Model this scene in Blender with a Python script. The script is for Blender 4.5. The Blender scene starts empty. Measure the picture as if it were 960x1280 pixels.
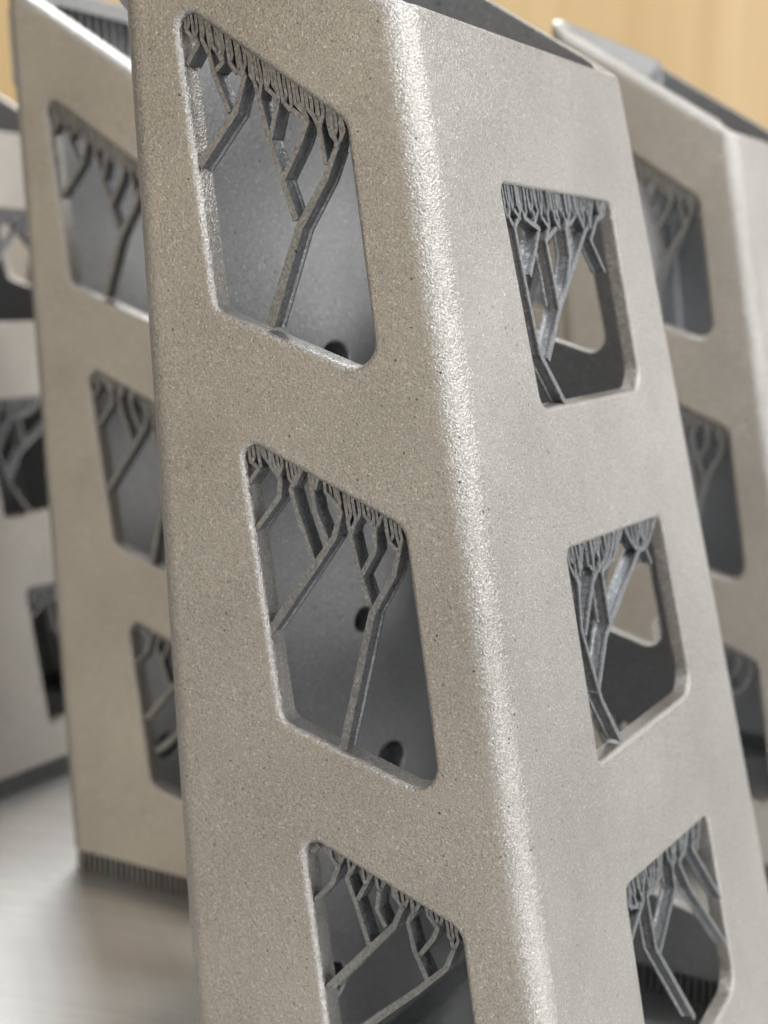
import bpy, bmesh, math, random
from mathutils import Vector, Matrix
from mathutils.geometry import delaunay_2d_cdt

MM = 0.001
LIFT = 100.4          # mm from the local face origin down to the build plate
C = bpy.context.scene.collection
scn = bpy.context.scene
rnd = random.Random(7)

# ------------------------------------------------------------ camera
CAM = Vector((91.188, -188.064, 17.227 + LIFT))
RX = Vector((0.8794, 0.4746, 0.0383)); RY = Vector((0.1062, -0.1171, -0.9874)); RZ = Vector((-0.4642, 0.8724, -0.1534))
F_PX = 1959.6
cam_d = bpy.data.cameras.new('camera'); cam = bpy.data.objects.new('camera', cam_d); C.objects.link(cam)
m3 = Matrix((RX, -RY, -RZ)).transposed()
cam.matrix_world = Matrix.Translation(CAM * MM) @ m3.to_4x4()
cam_d.sensor_fit = 'VERTICAL'; cam_d.sensor_height = 36; cam_d.sensor_width = 27
cam_d.lens = F_PX / 1280 * 36
cam_d.clip_start = 0.005; cam_d.clip_end = 20
cam_d.dof.use_dof = True
cam_d.dof.focus_distance = 0.172
cam_d.dof.aperture_fstop = 27
scn.camera = cam

# ------------------------------------------------------------ world and lamps
w = bpy.data.worlds.new('World'); scn.world = w; w.use_nodes = True
bg = w.node_tree.nodes['Background']
bg.inputs[0].default_value = (0.80, 0.81, 0.82, 1); bg.inputs[1].default_value = 0.17

def area(name, loc, target, size, size_y, power, col):
    d = bpy.data.lights.new(name, 'AREA'); d.shape = 'RECTANGLE'; d.size = size; d.size_y = size_y
    d.energy = power; d.color = col
    o = bpy.data.objects.new(name, d); C.objects.link(o)
    o.location = loc
    o.rotation_euler = (Vector(target) - Vector(loc)).to_track_quat('-Z', 'Y').to_euler()
    return o
area('window_light', (0.66, 1.42, 0.30), (-0.08, 0.06, 0.12), 0.9, 0.64, 4.3, (1.0, 0.985, 0.965))
area('corner_light', (0.95, -0.42, 0.35), (0, 0, 0.1), 0.25, 0.7, 6.8, (0.98, 0.99, 1.0))
area('ceiling_light', (0.85, 0.42, 1.15), (0, 0.05, 0.1), 0.5, 0.5, 14, (1.0, 0.985, 0.965))
area('front_fill_light', (0.22, -0.50, 0.90), (-0.05, 0.05, 0.05), 0.35, 0.35, 3.4, (0.94, 0.97, 1.0))  # added fill, not a known lamp: lifts the far-left tower and the rims
area('room_light', (-0.50, -0.95, 0.36), (0, 0, 0.1), 0.9, 0.6, 3.15, (1.0, 0.80, 0.53))
area('plate_fill_light', (-0.50, 0.60, 1.05), (-0.08, 0.0, 0.0), 0.4, 0.4, 14, (0.95, 0.98, 1.0))  # added without a known source, placed for the plate to reflect

scn.view_settings.view_transform = 'Standard'; scn.view_settings.look = 'None'
scn.view_settings.gamma = 1; scn.view_settings.exposure = 0
scn.render.engine = 'CYCLES'

# ------------------------------------------------------------ materials
def mat(name):
    m = bpy.data.materials.new(name); m.use_nodes = True
    nt = m.node_tree; b = nt.nodes['Principled BSDF']
    return m, nt, b, nt.nodes, nt.links

def printed_metal(name, c0, c1, rough, grain, strength, metallic=0.85):
    m, nt, b, n, l = mat(name)
    tc = n.new('ShaderNodeTexCoord')
    fine = n.new('ShaderNodeTexNoise'); fine.inputs['Scale'].default_value = grain; fine.inputs['Detail'].default_value = 3; fine.inputs['Roughness'].default_value = .65
    vor = n.new('ShaderNodeTexVoronoi'); vor.inputs['Scale'].default_value = grain * .75
    wob = n.new('ShaderNodeTexNoise'); wob.inputs['Scale'].default_value = grain * .22; wob.inputs['Detail'].default_value = 2
    big = n.new('ShaderNodeTexNoise'); big.inputs['Scale'].default_value = 48; big.inputs['Detail'].default_value = 4
    for t in (fine, vor, wob, big): l.new(tc.outputs['Object'], t.inputs['Vector'])
    a1 = n.new('ShaderNodeMath'); a1.operation = 'MULTIPLY_ADD'; a1.inputs[1].default_value = -.55
    l.new(vor.outputs['Distance'], a1.inputs[0]); l.new(fine.outputs['Fac'], a1.inputs[2])
    a2 = n.new('ShaderNodeMath'); a2.operation = 'MULTIPLY_ADD'; a2.inputs[1].default_value = .2
    l.new(wob.outputs['Fac'], a2.inputs[0]); l.new(a1.outputs[0], a2.inputs[2])
    bp = n.new('ShaderNodeBump'); bp.inputs['Strength'].default_value = .58 * strength; bp.inputs['Distance'].default_value = .0002
    l.new(a2.outputs[0], bp.inputs['Height']); vf = n.new('ShaderNodeTexVoronoi'); vf.inputs['Scale'].default_value = grain * 1.0; l.new(tc.outputs['Object'], vf.inputs['Vector'])
    c1_ = n.new('ShaderNodeVectorMath'); c1_.operation = 'SUBTRACT'; c1_.inputs[1].default_value = (.5, .5, .5); l.new(vf.outputs['Color'], c1_.inputs[0])
    c2_ = n.new('ShaderNodeVectorMath'); c2_.operation = 'SCALE'; c2_.inputs['Scale'].default_value = .29 * strength; l.new(c1_.outputs[0], c2_.inputs[0])
    c3_ = n.new('ShaderNodeVectorMath'); c3_.operation = 'ADD'; l.new(bp.outputs[0], c3_.inputs[0]); l.new(c2_.outputs[0], c3_.inputs[1])
    c4_ = n.new('ShaderNodeVectorMath'); c4_.operation = 'NORMALIZE'; l.new(c3_.outputs[0], c4_.inputs[0]); l.new(c4_.outputs[0], b.inputs['Normal'])
    mixf = n.new('ShaderNodeMath'); mixf.operation = 'MULTIPLY_ADD'; mixf.inputs[1].default_value = .7
    l.new(fine.outputs['Fac'], mixf.inputs[0])
    sb = n.new('ShaderNodeMath'); sb.operation = 'MULTIPLY'; sb.inputs[1].default_value = .3; l.new(big.outputs['Fac'], sb.inputs[0]); l.new(sb.outputs[0], mixf.inputs[2])
    cr = n.new('ShaderNodeValToRGB'); cr.color_ramp.elements[0].position = .36; cr.color_ramp.elements[1].position = .64
    cr.color_ramp.elements[0].color = (*c0, 1); cr.color_ramp.elements[1].color = (*c1, 1)
    l.new(mixf.outputs[0], cr.inputs[0]); l.new(cr.outputs[0], b.inputs['Base Color'])
    rr = n.new('ShaderNodeMapRange'); rr.inputs[3].default_value = rough - .1; rr.inputs[4].default_value = rough + .12
    l.new(vor.outputs['Distance'], rr.inputs[0]); l.new(rr.outputs[0], b.inputs['Roughness'])
    # single grains: a few bright facets and a few dark pits
    vc = n.new('ShaderNodeTexVoronoi'); vc.inputs['Scale'].default_value = grain * .95; l.new(tc.outputs['Object'], vc.inputs['Vector'])
    sep = n.new('ShaderNodeSeparateColor'); l.new(vc.outputs['Color'], sep.inputs[0])
    gr = n.new('ShaderNodeValToRGB'); e = gr.color_ramp.elements
    e[0].position = 0; e[0].color = (.25, .25, .25, 1); e[1].position = 1; e[1].color = (1.35, 1.35, 1.35, 1)
    for p_, c_ in ((.0003, .45), (.003, .94), (.93, 1.03), (.98, 1.3)):
        q_ = e.new(p_); q_.color = (c_, c_, c_, 1)
    l.new(sep.outputs[0], gr.inputs[0])
    mx = n.new('ShaderNodeMix'); mx.data_type = 'RGBA'; mx.blend_type = 'MULTIPLY'; mx.inputs[0].default_value = 1
    l.new(cr.outputs[0], mx.inputs[6]); l.new(gr.outputs[0], mx.inputs[7]); l.new(mx.outputs[2], b.inputs['Base Color'])
    b.inputs['Metallic'].default_value = metallic
    return m
M_SHELL = printed_metal('blasted_metal', (.36, .340, .315), (.55, .530, .502), .42, 4600, 1.0, 1.0)
M_TREE = printed_metal('raw_printed_metal', (.17, .174, .18), (.33, .336, .345), .54, 3000, .7, 1.0)

M_INNER = printed_metal('raw_shaded_inner_metal', (.34, .343, .348), (.43, .434, .44), .48, 3000, .35, 1.0)  # raw inside metal, its colour also darkened to stand in for interior shade

def plate_metal():
    m, nt, b, n, l = mat('turned_plate_metal')
    tc = n.new('ShaderNodeTexCoord')
    def polar(cx, cy, kr, ka):
        mp = n.new('ShaderNodeMapping'); mp.inputs['Location'].default_value = (-cx, -cy, 0); l.new(tc.outputs['Object'], mp.inputs[0])
        sx = n.new('ShaderNodeSeparateXYZ'); l.new(mp.outputs[0], sx.inputs[0])
        ln = n.new('ShaderNodeVectorMath'); ln.operation = 'LENGTH'; l.new(mp.outputs[0], ln.inputs[0])
        at = n.new('ShaderNodeMath'); at.operation = 'ARCTAN2'; l.new(sx.outputs[1], at.inputs[0]); l.new(sx.outputs[0], at.inputs[1])
        cb = n.new('ShaderNodeCombineXYZ')
        for src, k, i in ((ln.outputs['Value'], kr, 0), (at.outputs[0], ka, 1)):
            mu = n.new('ShaderNodeMath'); mu.operation = 'MULTIPLY'; mu.inputs[1].default_value = k; l.new(src, mu.inputs[0]); l.new(mu.outputs[0], cb.inputs[i])
        t = n.new('ShaderNodeTexNoise'); t.inputs['Scale'].default_value = 1; t.inputs['Detail'].default_value = 5; t.inputs['Roughness'].default_value = .7
        l.new(cb.outputs[0], t.inputs['Vector']); return t.outputs[0]
    a1 = polar(-.02, -.16, 260, .9); a2 = polar(-.17, -.10, 330, 1.1)
    ad = n.new('ShaderNodeMath'); ad.operation = 'MULTIPLY_ADD'; ad.inputs[1].default_value = .6; l.new(a2, ad.inputs[0]); l.new(a1, ad.inputs[2])
    bp = n.new('ShaderNodeBump'); bp.inputs['Strength'].default_value = .6; bp.inputs['Distance'].default_value = .00014
    l.new(ad.outputs[0], bp.inputs['Height']); l.new(bp.outputs[0], b.inputs['Normal'])
    cr = n.new('ShaderNodeValToRGB'); cr.color_ramp.elements[0].position = .55; cr.color_ramp.elements[1].position = .95
    cr.color_ramp.elements[0].color = (.84, .84, .83, 1); cr.color_ramp.elements[1].color = (.96, .96, .95, 1)
    l.new(ad.outputs[0], cr.inputs[0]); l.new(cr.outputs[0], b.inputs['Base Color'])
    b.inputs['Metallic'].default_value = 1; b.inputs['Roughness'].default_value = .38
    return m
M_PLATE = plate_metal()

def wood():
    m, nt, b, n, l = mat('pale_wood')
    tc = n.new('ShaderNodeTexCoord'); mp = n.new('ShaderNodeMapping'); mp.inputs['Scale'].default_value = (1, 1, .05)
    l.new(tc.outputs['Object'], mp.inputs[0])
    ns = n.new('ShaderNodeTexNoise'); ns.inputs['Scale'].default_value = 60; ns.inputs['Detail'].default_value = 5; ns.inputs['Distortion'].default_value = .6
    n2 = n.new('ShaderNodeTexNoise'); n2.inputs['Scale'].default_value = 260; n2.inputs['Detail'].default_value = 2
    l.new(mp.outputs[0], ns.inputs[0]); l.new(mp.outputs[0], n2.inputs[0])
    ad = n.new('ShaderNodeMath'); ad.operation = 'MULTIPLY_ADD'; ad.inputs[1].default_value = .3; l.new(n2.outputs[0], ad.inputs[0]); l.new(ns.outputs[0], ad.inputs[2])
    cr = n.new('ShaderNodeValToRGB'); cr.color_ramp.elements[0].position = .45; cr.color_ramp.elements[1].position = .85
    cr.color_ramp.elements[0].color = (.58, .40, .19, 1); cr.color_ramp.elements[1].color = (.70, .51, .27, 1)
    l.new(ad.outputs[0], cr.inputs[0]); l.new(cr.outputs[0], b.inputs['Base Color'])
    b.inputs['Roughness'].default_value = .45
    return m
M_WOOD = wood()
m, nt, b, n, l = mat('grey_bench'); b.inputs['Base Color'].default_value = (.16, .15, .14, 1); b.inputs['Roughness'].default_value = .6
ns = n.new('ShaderNodeTexNoise'); ns.inputs['Scale'].default_value = 30; cr = n.new('ShaderNodeValToRGB')
cr.color_ramp.elements[0].color = (.36, .36, .36, 1); cr.color_ramp.elements[1].color = (.46, .46, .45, 1)
l.new(ns.outputs[0], cr.inputs[0]); l.new(cr.outputs[0], b.inputs['Base Color']); M_BENCH = m

# ------------------------------------------------------------ object helpers
def link(name, me, parent=None):
    o = bpy.data.objects.new(name, me); C.objects.link(o)
    if parent: o.parent = parent
    return o
def mesh_from(name, verts, faces, material, smooth=None):
    me = bpy.data.meshes.new(name)
    me.from_pydata([tuple(Vector(v) * MM) for v in verts], [], faces)
    me.materials.append(material)
    if smooth is not None: me.polygons.foreach_set('use_smooth', smooth)
    me.validate(); me.update()
    return me
def fix_normals(me):
    bm = bmesh.new(); bm.from_mesh(me); bmesh.ops.recalc_face_normals(bm, faces=bm.faces); bm.to_mesh(me); bm.free()

# ------------------------------------------------------------ tower geometry (mm, z measured from the camera-height origin)
HX, KX, HY, KY, KL, KB = 20.62, .202, 37.62, -.0167, -.0924, .1829
ZB = -96.157; ZC = 45.0; TS = .5567; RAD = 3.6
TF, TR, TB, TL = 3.4, 2.4, 2.8, 2.4                      # wall thickness front, right, back, left
xr = lambda z: HX - KX * z
xl = lambda z: -(HX + 1.3 - KL * z)
yf = lambda z: -(HY - KY * z)
yb = lambda z: HY - KB * z
def wall(face, s, z, d):
    if face == 'front': return Vector((s, yf(z) + d, z))
    if face == 'right': return Vector((xr(z) - d, s, z))
    if face == 'back': return Vector((s, yb(z) - d, z))
    return Vector((xl(z) + d, s, z))
def corner(k, t, z, d):
    """k: 0 front-right, 1 right-back, 2 back-left, 3 left-front; t 0..1 round the arc, counter-clockwise seen from above"""
    cx = xr(z) - RAD if k in (0, 1) else xl(z) + RAD
    cy = yf(z) + RAD if k in (0, 3) else yb(z) - RAD
    a = (-90, 0, 90, 180)[k] + 90 * t
    a = math.radians(a); r = RAD - d
    return Vector((cx + r * math.cos(a), cy + r * math.sin(a), z))
def flat_range(face, z):
    if face in ('front', 'back'): return xl(z) + RAD, xr(z) - RAD
    return yf(z) + RAD, yb(z) - RAD
def ztop(x): return ZC + TS * (xr(ZC) - x)
def solve_top(fn):
    z = 50.
    for _ in range(30): z = ztop(fn(z).x)
    return z
FACES = {'front': TF, 'right': TR, 'back': TB, 'left': TL}
RIM = {'front': 2.9, 'right': .45, 'back': .6, 'left': .6}     # outer rounding of the top rim

# camera-plane back projection, used only to read sizes off the photograph
def on_face(face, p, d=.35):
    q = (RX * ((p[0] - 480) / F_PX) + RY * ((p[1] - 640) / F_PX) + RZ)
    o = Vector((CAM.x, CAM.y, CAM.z - LIFT))
    if face == 'front': n = Vector((0, -1, KY)); k = HY - d
    elif face == 'right': n = Vector((1, 0, KX)); k = HX - d
    X = o + q * ((k - n.dot(o)) / n.dot(q))
    return (X.x, X.z) if face == 'front' else (X.y, X.z)

def round_poly(pts, radii, off=0., seg=7):
    """convex polygon with rounded corners, grown outwards by off; the point count does not depend on off"""
    n = len(pts); P = [Vector(p) for p in pts]
    area_ = sum(P[i].x * P[(i + 1) % n].y - P[(i + 1) % n].x * P[i].y for i in range(n))
    if area_ < 0: P.reverse(); radii = list(reversed(radii))
    out = []
    for i in range(n):
        a, b_, c_ = P[i - 1], P[i], P[(i + 1) % n]
        d0 = (b_ - a).normalized(); d1 = (c_ - b_).normalized()
        n0 = Vector((d0.y, -d0.x)); n1 = Vector((d1.y, -d1.x))
        r = radii[i]
        bis = (n0 + n1); bis = bis / bis.length_squared * 2
        cen = b_ - bis * r
        a0 = math.atan2(n0.y, n0.x); a1 = math.atan2(n1.y, n1.x)
        while a1 < a0: a1 += 2 * math.pi
        for k in range(seg + 1):
            t = a0 + (a1 - a0) * k / seg
            out.append(cen + Vector((math.cos(t), math.sin(t))) * (r + off))
    return out
def ellipse(cx, cy, rx, ry, off=0., seg=28):
    return [Vector((cx + (rx + off) * math.cos(2 * math.pi * k / seg), cy + (ry + off) * math.sin(2 * math.pi * k / seg))) for k in range(seg)]

XL, XR, TLs, PF = -8.686, 10.99, -.2006, 45.284
def front_model(i, shift=0.):
    o = -(i - 1) * PF
    def q(x, z): return (x + TLs * z, z)
    lt = 46.03 if i == 0 else -3.208 + o
    return [q(XL, lt), q(XL, -34.11 + o), q(XR, -40.17 + o), q(XR, -11.40 + o)]
def px(face, L): return [on_face(face, p, 0) for p in L]
fw = [px('front', [(217, 0), (269, 386), (472, 474), (430, 151)]), px('front', [(299, 546), (352, 901), (549, 1002), (503, 661)]), None]
w3 = front_model(2); t3 = px('front', [(377, 1043), (574, 1165)])
fw[2] = [t3[0], (t3[0][0] + 5.6, t3[0][1] - 31), (t3[1][0] + 5.4, t3[1][1] - 29), t3[1]]
rw = [px('right', [(626, 229), (679, 510), (804, 485), (765, 254)]), px('right', [(709, 688), (750, 954), (867, 862), (828, 645)]), None]
t3 = px('right', [(783, 1110), (886, 1018)])
rw[2] = [t3[0], (t3[0][0] + 1.2, -126.5 + 45.0 - 7), (t3[1][0] + 2.8, t3[1][1] - 26), t3[1]]
bw = [front_model(i) for i in range(3)]
HOLES = {'front': [], 'right': [], 'back': [], 'left': []}
for p in fw: HOLES['front'].append((lambda off, p=p: round_poly(p, [1.5, 1.9, 2.6, 2.6], off), .85))
for i, p in enumerate(rw): HOLES['right'].append((lambda off, p=p, i=i: round_poly(p, [1.2, 2.0 if i < 1 else 1.0, 3.2, 1.4], off), .6))
for p in bw: HOLES['back'].append((lambda off, p=p: round_poly(p, [1.5, 1.9, 2.4, 2.4], off), .5))
LH = [(4.6, 4.3, 4.0, 2.5), (9.4, -33.8, 2.9, 1.8), (15.6, -56.5, 4.6, 2.9), (-5, -83.5, 4.4, 2.7)]
for e in LH: HOLES['left'].append((lambda off, e=e: ellipse(*e, off), .3))
SLOT = [(-27, 63.6), (-27, 49), (-3, 49), (-3, 63.6)]
HOLES['left'].append((lambda off: round_poly(SLOT, [2, 2, 2, 2], off), .3))

def build_shell():
    V = []; Fc = []; S = []; MI = []; index = {}
    def v(p):
        key = (round(p.x, 3), round(p.y, 3), round(p.z, 3))
        if key not in index: index[key] = len(V); V.append(p)
        return index[key]
    def f(ids, smooth, mi=0):
        c = []
        for i in ids:
            if i not in c: c.append(i)
        if len(c) > 2: Fc.append(c); S.append(smooth); MI.append(mi)
    NP = 6
    def rim_profile(fn, zt, t, ro, ri):
        pr = []
        for k in range(NP + 1):
            a = math.radians(90 * k / NP); pr.append(fn(zt - ro * (1 - math.sin(a)), ro * (1 - math.cos(a))))
        for k in range(NP + 1):
            a = math.radians(90 * (1 - k / NP)); pr.append(fn(zt - ri * (1 - math.sin(a)), t - ri * (1 - math.cos(a))))
        return pr
    NU = 24
    ring = []                                       # perimeter sections (function of z,d), thickness, outer rim
    order = ['front', 'right', 'back', 'left']
    tops = {}
    for fi, face in enumerate(order):
        tt = FACES[face]; ro = RIM[face]
        secs = []
        for k in range(NU + 1):
            u = k / NU
            if face in ('back', 'left'): uu = 1 - u
            else: uu = u
            fn = lambda z, d, face=face, uu=uu: wall(face, flat_range(face, z)[0] * (1 - uu) + flat_range(face, z)[1] * uu, z, d)
            secs.append((fn, tt, ro))
        for k, s_ in enumerate(secs): ring.append(s_ + (('f', face, k),))
        nxt = order[(fi + 1) % 4]
        for k in range(1, 9):
            t = k / 9
            fn = lambda z, d, fi=fi, t=t: corner(fi, t, z, d)
            ring.append((fn, FACES[face] * (1 - t) + FACES[nxt] * t, RIM[face] * (1 - t) + RIM[nxt] * t, ('c', fi, k)))
    prof = []
    for fn, t, ro, tag in ring:
        zt = solve_top(lambda z: fn(z, 0))
        pr = rim_profile(fn, zt, t, ro, .4)
        prof.append((pr, fn(ZB, 0), fn(ZB, t), tag))
    n = len(prof)
    for i in range(n):
        a = prof[i]; b_ = prof[(i + 1) % n]
        for k in range(len(a[0]) - 1):
            f([v(a[0][k]), v(b_[0][k]), v(b_[0][k + 1]), v(a[0][k + 1])], True)
        f([v(a[1]), v(a[2]), v(b_[2]), v(b_[1])], False)
        if not (a[3][0] == 'f' and b_[3][0] == 'f'):                     # corner skin, outside and inside
            NZ = 1
            f([v(a[1]), v(b_[1]), v(b_[0][0]), v(a[0][0])], True)
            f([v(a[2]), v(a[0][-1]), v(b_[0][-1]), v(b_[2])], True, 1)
    # walls
    for face in order:
        t = FACES[face]
        secs = [p for p in prof if p[3][0] == 'f' and p[3][1] == face]
        ax = 0 if face in ('front', 'back') else 1
        for side in (0, 1):
            d = 0 if side == 0 else t
            outer = [(p[1] if side == 0 else p[2]) for p in secs] + [(p[0][0] if side == 0 else p[0][-1]) for p in reversed(secs)]
            pts = [Vector((p[ax], p.z)) for p in outer]; P3 = list(outer)
            n0 = len(pts); edges = [(i, (i + 1) % n0) for i in range(n0)]
            holes = []
            for fn, fr in HOLES[face]:
                loop = fn(fr if side == 0 else .3); h0 = len(pts)
                pts += loop; P3 += [wall(face, q.x, q.y, d) for q in loop]
                edges += [(h0 + i, h0 + (i + 1) % len(loop)) for i in range(len(loop))]
                holes.append(loop)
            vo, eo, fo, ov, oe, of = delaunay_2d_cdt(pts, edges, [], 1, 1e-5)
            def inside(c, poly):
                r = False
                for i in range(len(poly)):
                    a, b_ = poly[i - 1], poly[i]
                    if (a.y > c.y) != (b_.y > c.y) and c.x < (b_.x - a.x) * (c.y - a.y) / (b_.y - a.y) + a.x: r = not r
                return r
            outpoly = [Vector((p[ax], p.z)) for p in outer]
            for tri in fo:
                c = sum((vo[i] for i in tri), Vector((0, 0))) / len(tri)
                if not inside(c, outpoly) or any(inside(c, h) for h in holes): continue
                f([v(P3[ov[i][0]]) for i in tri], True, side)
        for fn, fr in HOLES[face]:
            rings = []
            for k in range(5):
                a = math.radians(90 * k / 4); rings.append([wall(face, q.x, q.y, fr * (1 - math.cos(math.pi / 2 - a)) if False else fr * (1 - math.cos(a)) if False else fr * math.sin(a) * 0 + fr * (1 - math.cos(a))) for q in fn(fr * (1 - math.sin(a)))])
            for k in range(5):
                a = math.radians(90 * (1 - k / 4)); rings.append([wall(face, q.x, q.y, t - .3 * (1 - math.cos(a))) for q in fn(.3 * (1 - math.sin(a)))])
            for A, B in zip(rings[:-1], rings[1:]):
                for i in range(len(A)):
                    j = (i + 1) % len(A)
                    f([v(A[i]), v(A[j]), v(B[j]), v(B[i])], True, 1 if face == 'left' else 0)  # left hole rims get the inner metal too, shade put into their colour
    V2 = [p + Vector((0, 0, LIFT)) for p in V]
    me = mesh_from('shell', V2, Fc, M_SHELL, S)
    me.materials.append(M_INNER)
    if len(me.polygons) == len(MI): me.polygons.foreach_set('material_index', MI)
    fix_normals(me)
    return me

# ------------------------------------------------------------ support trees
class Bars:
    def __init__(self): self.v = []; self.f = []
    def bar(self, face, pts, widths, d0, d1, channel=False):
        P = [Vector(p) for p in pts]; n = len(P)
        base = len(self.v); m_ = 12 if channel else 4
        for i in range(n):
            if i == 0: t = P[1] - P[0]
            elif i == n - 1: t = P[-1] - P[-2]
            else: t = (P[i] - P[i - 1]).normalized() + (P[i + 1] - P[i]).normalized()
            t.normalize(); nn = Vector((t.y, -t.x))
            if 0 < i < n - 1:
                cs = max(.55, nn.dot(Vector(((P[i] - P[i - 1]).normalized().y, -(P[i] - P[i - 1]).normalized().x))))
                nn = nn / cs
            h = widths[i] / 2
            jd = rnd.uniform(-.06, .06)
            def put(o, d): q = P[i] + nn * o; self.v.append(wall(face, q.x, q.y, d + jd) + Vector((0, 0, LIFT)))
            if channel:
                q_ = h * .55; e = min(.28, (d1 - d0) * .2); g = min(.5, (d1 - d0) * .3)
                for o, d in ((-h, d0), (h, d0), (h, d0 + e), (q_, d0 + g), (q_, d1 - g), (h, d1 - e), (h, d1), (-h, d1), (-h, d1 - e), (-q_, d1 - g), (-q_, d0 + g), (-h, d0 + e)): put(o, d)
            else:
                for o, d in ((-h, d0), (h, d0), (h, d1), (-h, d1)): put(o, d)
        for i in range(n - 1):
            for k in range(m_):
                a = base + i * m_ + k; b_ = base + i * m_ + (k + 1) % m_
                self.f.append((a, b_, b_ + m_, a + m_))
        self.f.append(tuple(base + k for k in range(m_))); self.f.append(tuple(base + (n - 1) * m_ + k for k in reversed(range(m_))))
    def mesh(self, name):
        me = mesh_from(name, self.v, self.f, M_TREE); fix_normals(me); return me

PITCH = .64
def wid(n): return min(.95, .36 + .11 * (n - 1) ** .52)
class Tree:
    """one support tree in a window: trunk + branches + fine teeth under the top edge"""
    def __init__(self, face, e0, e1, down, parent, depth):
        self.face, self.e0, self.e1, self.down, self.parent = face, Vector(e0), Vector(e1), Vector(down).normalized(), parent
        self.len = (self.e1 - self.e0).length; self.d0, self.d1 = depth
    def edge(self, s): return self.e0.lerp(self.e1, s)
    def fan(self, node, a, b, w0):
        n = max(1, round((b - a) * self.len / PITCH))
        T = self.teeth
        if n == 1:
            top = self.edge((a + b) / 2) - self.down * .7
            perp = Vector((self.down.y, -self.down.x)); lat = (top - node).dot(perp)
            bend = node + perp * lat - self.down * (abs(lat) * 1.1 + .25)
            if (bend - top).dot(self.down) < .4: pts = [node, top]; ws = [.46, .42]
            else: pts = [node, bend, top]; ws = [.5, .44, .42]
            if len(pts) == 3:
                j = rnd.uniform(-.13, .13); q = pts[1].lerp(pts[2], rnd.uniform(.3, .7)); pts.insert(2, q + perp * j); ws = [.46, .38, rnd.uniform(.3, .48), .4]
            dm = (self.d0 + self.d1) / 2
            T.bar(self.face, pts, ws, self.d0 + rnd.uniform(0, .3), dm - rnd.uniform(.1, .4))
            off = perp * rnd.choice((-1, 1)) * rnd.uniform(.12, .34) if len(pts) == 4 else Vector((0, 0))
            T.bar(self.face, [pts[0]] + [p + off for p in pts[1:]], ws, dm + rnd.uniform(.1, .3), self.d1)
            return
        k = max(1, min(n - 1, round(n / 2 + rnd.uniform(-.6, .6)))); m_ = a + (b - a) * k / n
        for (p, q, cnt) in ((a, m_, k), (m_, b, n - k)):
            if cnt == 1: self.fan(node, p, q, .45); continue
            lo = rnd.choice((.3, .7)); c = self.edge(p + (q - p) * lo)
            h = 1.75 + .5 * cnt + rnd.uniform(-.25, .25)
            sub = c + self.down * h
            if (sub - node).dot(self.down) > -.5: sub = node - self.down * .7 + (sub - node) * .4
            ww = wid(cnt)
            mid = node.lerp(sub, .75) ; mid = mid + (self.down * .0)
            T.bar(self.face, [node + self.down * .2, node.lerp(sub, .6), sub - self.down * .1], [ww, ww, ww * .9], self.d0 + rnd.uniform(0, .12), self.d1 - rnd.uniform(0, .5), True)
            self.fan(sub, p, q, ww)
    def count(self, spec): return (spec[1][1] - spec[1][0]) * self.len / PITCH + sum(self.count(s) for s in spec[2])
    def limb(self, spec, owner, name):
        pts, (a, b), subs = [Vector(p) for p in spec[0]], spec[1], spec[2]
        tot = self.count(spec); own = max(1, (b - a) * self.len / PITCH)
        n = len(pts)
        wk = .85 if self.face == 'right' else 1.0
        ws = [wk * (wid(tot) + (wid(own) - wid(tot)) * i / (n - 1)) for i in range(n)]
        if name == 'support_tree' and tot > 7 and self.face != 'right': ws = [x * (1.35 - .35 * i / (n - 1)) for i, x in enumerate(ws)]   # trunks widen to the foot
        B = Bars()
        B.bar(self.face, pts, ws, self.d0, self.d1, True)
        o = link(name, B.mesh(name), owner)
        for s in subs: self.limb(s, o if name == 'support_tree' else owner, 'branch')
        self.fan(pts[-1], a, b, ws[-1])
        return o
    def grow(self, spec):
        self.teeth = Bars()
        o = self.limb(spec, self.parent, 'support_tree')
        t = link('teeth', self.teeth.mesh('teeth'), o); t['kind'] = 'stuff'

FT = [  # front windows: (limb points, (range of the top edge), [branches])
 [([(232, 80), (246, 54)], (0, .10), []),
  ([(247, 207), (292, 140), (304, 94)], (.27, .40), [([(284, 140), (264, 88)], (.10, .27), [])]),
  ([(336, 408), (372, 285), (405, 222), (418, 186)], (.88, 1), [
     ([(368, 275), (349, 218), (333, 168), (321, 122)], (.40, .50), [([(336, 172), (346, 122)], (.50, .60), []), ([(352, 222), (372, 180), (382, 150)], (.60, .76), [])]),
     ([(405, 205), (397, 162)], (.76, .88), [])])],
 [([(308, 606), (322, 585)], (0, .09), []),
  ([(314, 668), (347, 622), (348, 600)], (.09, .25), []),
  ([(334, 792), (392, 708), (416, 672), (424, 640)], (.50, .62), [([(390, 702), (370, 642), (361, 610)], (.25, .40), []), ([(407, 675), (392, 640), (388, 612)], (.40, .50), [])]),
  ([(427, 938), (463, 768), (490, 720), (497, 690)], (.88, 1), [([(460, 758), (444, 706), (436, 668)], (.62, .74), [([(449, 722), (466, 690), (466, 664)], (.74, .88), [])])])],
 [([(389, 1066), (397, 1058)], (0, .08), []),
  ([(392, 1127), (414, 1105), (421, 1084)], (.08, .26), []),
  ([(408, 1238), (455, 1192), (490, 1160), (500, 1138)], (.55, .68), [([(460, 1183), (443, 1130), (431, 1098)], (.26, .36), [([(445, 1126), (455, 1108)], (.36, .45), [])]), ([(480, 1160), (470, 1138), (472, 1116)], (.45, .55), [])]),
  ([(430, 1302), (520, 1240), (556, 1212), (566, 1188)], (.9, 1), [([(533, 1228), (517, 1190), (508, 1152)], (.68, .78), [([(523, 1195), (540, 1175), (546, 1160)], (.78, .9), [])])])],
]
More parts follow.
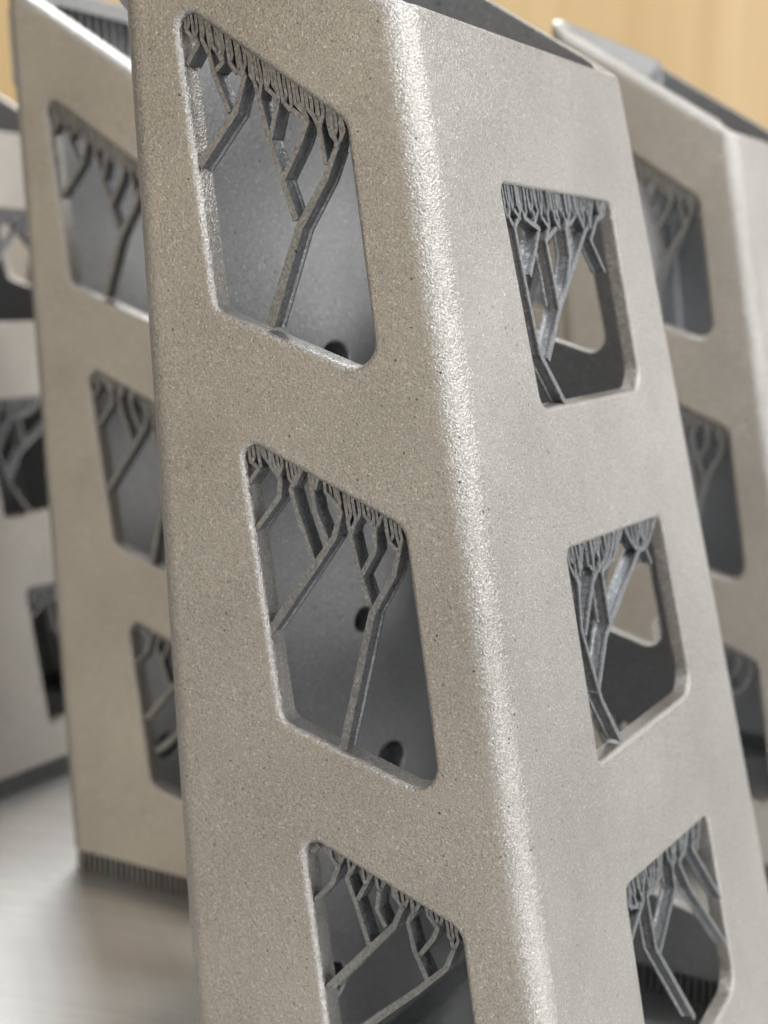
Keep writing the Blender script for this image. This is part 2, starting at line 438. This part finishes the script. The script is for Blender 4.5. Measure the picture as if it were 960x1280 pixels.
RT = [
 [([(708, 508), (675, 442), (653, 335), (643, 282)], (0, .14), [
     ([(662, 345), (668, 318), (674, 285)], (.14, .30), []),
     ([(685, 450), (700, 385), (718, 328), (731, 288)], (.64, .86), [
         ([(699, 388), (691, 345), (682, 300)], (.30, .48), []),
         ([(709, 355), (712, 322), (707, 288)], (.48, .64), [])])]),
  ([(756, 340), (738, 300), (746, 272)], (.86, 1), [])],
 [([(775, 924), (751, 874), (727, 788), (722, 725)], (0, .18), [
     ([(748, 868), (757, 795), (780, 735), (800, 684)], (.60, .9), [([(763, 784), (752, 712)], (.38, .60), [])]),
     ([(731, 795), (742, 722)], (.18, .38), [])]),
  ([(814, 704), (806, 684)], (.9, 1), [])],
 [([(868, 1272), (820, 1186), (808, 1118)], (.22, .48), [([(824, 1194), (844, 1110), (840, 1082)], (.48, .62), [])]),
  ([(908, 1180), (862, 1110), (848, 1078)], (.62, .8), []),
  ([(901, 1122), (864, 1058)], (.8, .97), []),
  ([(786, 1184), (802, 1132)], (0, .22), [])],
]
def conv(spec, fn): return ([fn(p) for p in spec[0]], spec[1], [conv(s, fn) for s in spec[2]])

def build_base_fins():
    B = Bars(); v = []; f_ = []
    def fin(fn, t):
        a = len(v); h = .24
        for z in (-LIFT, ZB + .1):
            for u in (-h, h):
                for d in (-.15, t + .5): v.append(fn(u, z, d) + Vector((0, 0, LIFT)))
        for q in ((0, 1, 3, 2), (4, 5, 7, 6), (0, 1, 5, 4), (2, 3, 7, 6), (0, 2, 6, 4), (1, 3, 7, 5)): f_.append(tuple(a + i for i in q))
    for face, t in FACES.items():
        a, b_ = flat_range(face, ZB); n = int((b_ - a) / 1.25)
        for k in range(n + 1):
            s = a + (b_ - a) * k / n
            fin(lambda u, z, d, s=s, face=face: wall(face, s + u + rnd.uniform(-.05, .05), max(z, ZB) if False else ZB, d) + Vector((0, 0, z - ZB)), t)
    # thin inner web so the rows are not see-through
    for face, t in FACES.items():
        a, b_ = flat_range(face, ZB); k = len(v)
        for s in (a - 2, b_ + 2):
            for z in (-LIFT, ZB + .1):
                for d in (t * .45, t * .55 + .3): v.append(wall(face, s, ZB, d) + Vector((0, 0, z - ZB + LIFT)))
        for q in ((0, 1, 3, 2), (4, 5, 7, 6), (0, 1, 5, 4), (2, 3, 7, 6), (0, 2, 6, 4), (1, 3, 7, 5)): f_.append(tuple(k + i for i in q))
    me = mesh_from('support_fins', v, f_, M_TREE); fix_normals(me); return me

def build_tower():
    root = bpy.data.objects.new('printed_tower', None); C.objects.link(root)
    root.empty_display_size = .02
    sh = link('shell', build_shell(), root)
    wn = sh.modifiers.new('weighted_normal', 'WEIGHTED_NORMAL'); wn.weight = 100; wn.keep_sharp = True
    down_f = (TLs * -1, -1); 
    for i in range(3):
        p = fw[i]
        for spec in FT[i]: Tree('front', Vector(p[0]) + Vector((.35, -.2)), Vector(p[3]) + Vector((-.35, -.2)), (.2, -1), root, (.65, TF - .25)).grow(conv(spec, lambda q: on_face('front', q)))
        p = rw[i]
        for spec in RT[i]: Tree('right', Vector(p[0]) + Vector((.4, -.05)), Vector(p[3]) + Vector((-.4, -.05)), (.10, -1), root, (.25, TR - .2)).grow(conv(spec, lambda q: on_face('right', q)))
        p = bw[i]; dx = p[0][0] - fw[i][0][0]; dz = p[0][1] - fw[i][0][1]
        for spec in FT[i]: Tree('back', Vector(p[0]) + Vector((.35, -.2)), Vector(p[3]) + Vector((-.35, -.2)), (.2, -1), root, (.4, TB - .3)).grow(conv(spec, lambda q: (lambda r: (r[0] + dx, r[1] + dz))(on_face('front', q))))
    # fins that fill the round holes and the slot of the left wall
    B = Bars()
    for cy, cz, ry, rz in LH:
        k = -ry + .5
        while k < ry - .3:
            h = rz * math.sqrt(max(0, 1 - (k / ry) ** 2))
            B.bar('left', [(cy + k, cz - h - .2), (cy + k + .15, cz), (cy + k, cz + h + .2)], [.55, .5, .55], -6, -2); k += .8
    s = -26.3
    while s < -3.5:
        e = rnd.uniform(.5, .8); B.bar('left', [(s, 48.6), (s + rnd.uniform(-.5, .5), 57.5), (s + .2, 61), (s, 64)], [1.5, 1.3, e, .6], -4, TL - .4); s += 2.5
    for cy, cz, ry, rz in LH:  # closed cups added out of view behind the holes to keep them dark
        v = []; f_ = []; n_ = 28
        for off, d in ((.32, -.02), (.32, -9), (1.5, -10.5), (1.5, -.02)):
            v += [wall('left', q.x, q.y, d) + Vector((0, 0, LIFT)) for q in ellipse(cy, cz, ry, rz, off, n_)]
        for r_ in range(3):
            if r_ == 1: continue
            for i in range(n_): f_.append((r_ * n_ + i, r_ * n_ + (i + 1) % n_, (r_ + 1) * n_ + (i + 1) % n_, (r_ + 1) * n_ + i))
        f_.append(tuple(range(n_, 2 * n_))); f_.append(tuple(range(2 * n_, 3 * n_)))
        bo = mesh_from('shade_cup', v, f_, M_INNER); link('shade_cup', bo, root)
    v = []; f_ = []  # same kind of added cup behind the slot, stops light coming through
    for off, d in ((.32, -.02), (.32, -6), (1.5, -7.5), (1.5, -.02)):
        L_ = round_poly(SLOT, [2, 2, 2, 2], off); n_ = len(L_)
        v += [wall('left', q.x, q.y, d) + Vector((0, 0, LIFT)) for q in L_]
    for r_ in (0, 2):
        for i in range(n_): f_.append((r_ * n_ + i, r_ * n_ + (i + 1) % n_, (r_ + 1) * n_ + (i + 1) % n_, (r_ + 1) * n_ + i))
    f_.append(tuple(range(n_, 2 * n_))); f_.append(tuple(range(2 * n_, 3 * n_)))
    link('shade_cup', mesh_from('shade_cup', v, f_, M_INNER), root)
    o = link('hole_fins', B.mesh('hole_fins'), root); o['kind'] = 'stuff'
    o = link('support_fins', build_base_fins(), root); o['kind'] = 'stuff'
    return root

def copy_tree(o, parent=None):
    c = o.copy(); C.objects.link(c); c.parent = parent
    for ch in list(o.children): copy_tree(ch, c)
    return c

# ------------------------------------------------------------ setting
def box_mesh(name, lo, hi, material, bevel=0):
    bm = bmesh.new(); bmesh.ops.create_cube(bm, size=1)
    for v in bm.verts: v.co = Vector([(lo[i] + hi[i]) / 2 + v.co[i] * (hi[i] - lo[i]) for i in range(3)]) * MM
    if bevel: bmesh.ops.bevel(bm, geom=list(bm.edges), offset=bevel * MM, segments=2, affect='EDGES')
    me = bpy.data.meshes.new(name); bm.to_mesh(me); bm.free(); me.materials.append(material); return me

bench = link('workbench', box_mesh('workbench', (-1500, -1500, -70), (1500, 1500, -30), M_BENCH)); bench['kind'] = 'structure'
fwd = Vector((RZ.x, RZ.y, 0)).normalized(); side = Vector((fwd.y, -fwd.x, 0))
wall_o = link('wooden_wall', box_mesh('wooden_wall', (-420, -10, -30), (215, 10, 520), M_WOOD)); wall_o['kind'] = 'structure'
wc = Vector((CAM.x, CAM.y, 0)) + fwd * 680
wall_o.location = wc * MM; wall_o.rotation_euler = (0, 0, math.atan2(side.y, side.x))

def build_plate():
    bm = bmesh.new()
    lo, hi = (-330, -120), (110, 330)
    pts = [Vector(p) for p in (lo, (hi[0], lo[1]), hi, (lo[0], hi[1]))]; edges = [(0, 1), (1, 2), (2, 3), (3, 0)]
    loops = []
    for (cx, cy, r) in ((16, 59, 5.0), (-300, -90, 5), (80, -90, 5), (80, 300, 5), (-300, 300, 5)):
        L = ellipse(cx, cy, r, r); h = len(pts); pts += L; edges += [(h + i, h + (i + 1) % len(L)) for i in range(len(L))]; loops.append(L)
    vo, eo, fo, ov, oe, of = delaunay_2d_cdt(pts, edges, [], 1, 1e-5)
    V = [Vector((p.x, p.y, 0)) for p in vo]; F = []
    def inh(c): return any((c - sum(L, Vector((0, 0))) / len(L)).length < (L[0] - sum(L, Vector((0, 0))) / len(L)).length * .999 for L in loops)
    for t in fo:
        c = sum((vo[i] for i in t), Vector((0, 0))) / 3
        if not inh(c): F.append(tuple(t))
    def wallring(L, z0, z1, cap):
        k = len(V); n = len(L)
        for z in (z0, z1): V.extend(Vector((p.x, p.y, z)) for p in L)
        for i in range(n): F.append((k + i, k + (i + 1) % n, k + n + (i + 1) % n, k + n + i))
        if cap: F.append(tuple(k + n + i for i in range(n)))
    for L in loops: wallring(L, 0, -22, True)
    wallring([Vector(p) for p in (lo, (hi[0], lo[1]), hi, (lo[0], hi[1]))], 0, -30, True)
    me = mesh_from('build_plate', V, F, M_PLATE); 
    return me
pl = link('build_plate', build_plate()); pl['label'] = 'shiny machined metal build plate that the printed towers stand on'; pl['category'] = 'plate'

# ------------------------------------------------------------ towers
main = build_tower()
GROUP = 'printed metal towers on the build plate'
def setup(o, label): o['label'] = label; o['category'] = 'tower'; o['group'] = GROUP
setup(main, 'large sharp grey printed metal tower in front, branching supports in its windows')
for (dx, dy), lab in (((-84.41, 76.96), 'blurred brown-grey printed tower directly behind the left edge of the nearest tower'),
                      ((-5.97, 145.86), 'blurred grey printed tower with bright slanted rim behind the right edge of the nearest tower'),
                      ((-115, 332), 'grey printed tower seen only through the windows of the nearest tower, behind it'),
                      ((-259, 167), 'grey printed tower glimpsed only through the windows of the bluish tower at the left edge'),
                      ((-174.74, 90.19), 'very blurred bluish printed tower cut by the left edge of the photo')):
    t = copy_tree(main); t.location = (dx * MM, dy * MM, 0); setup(t, lab)
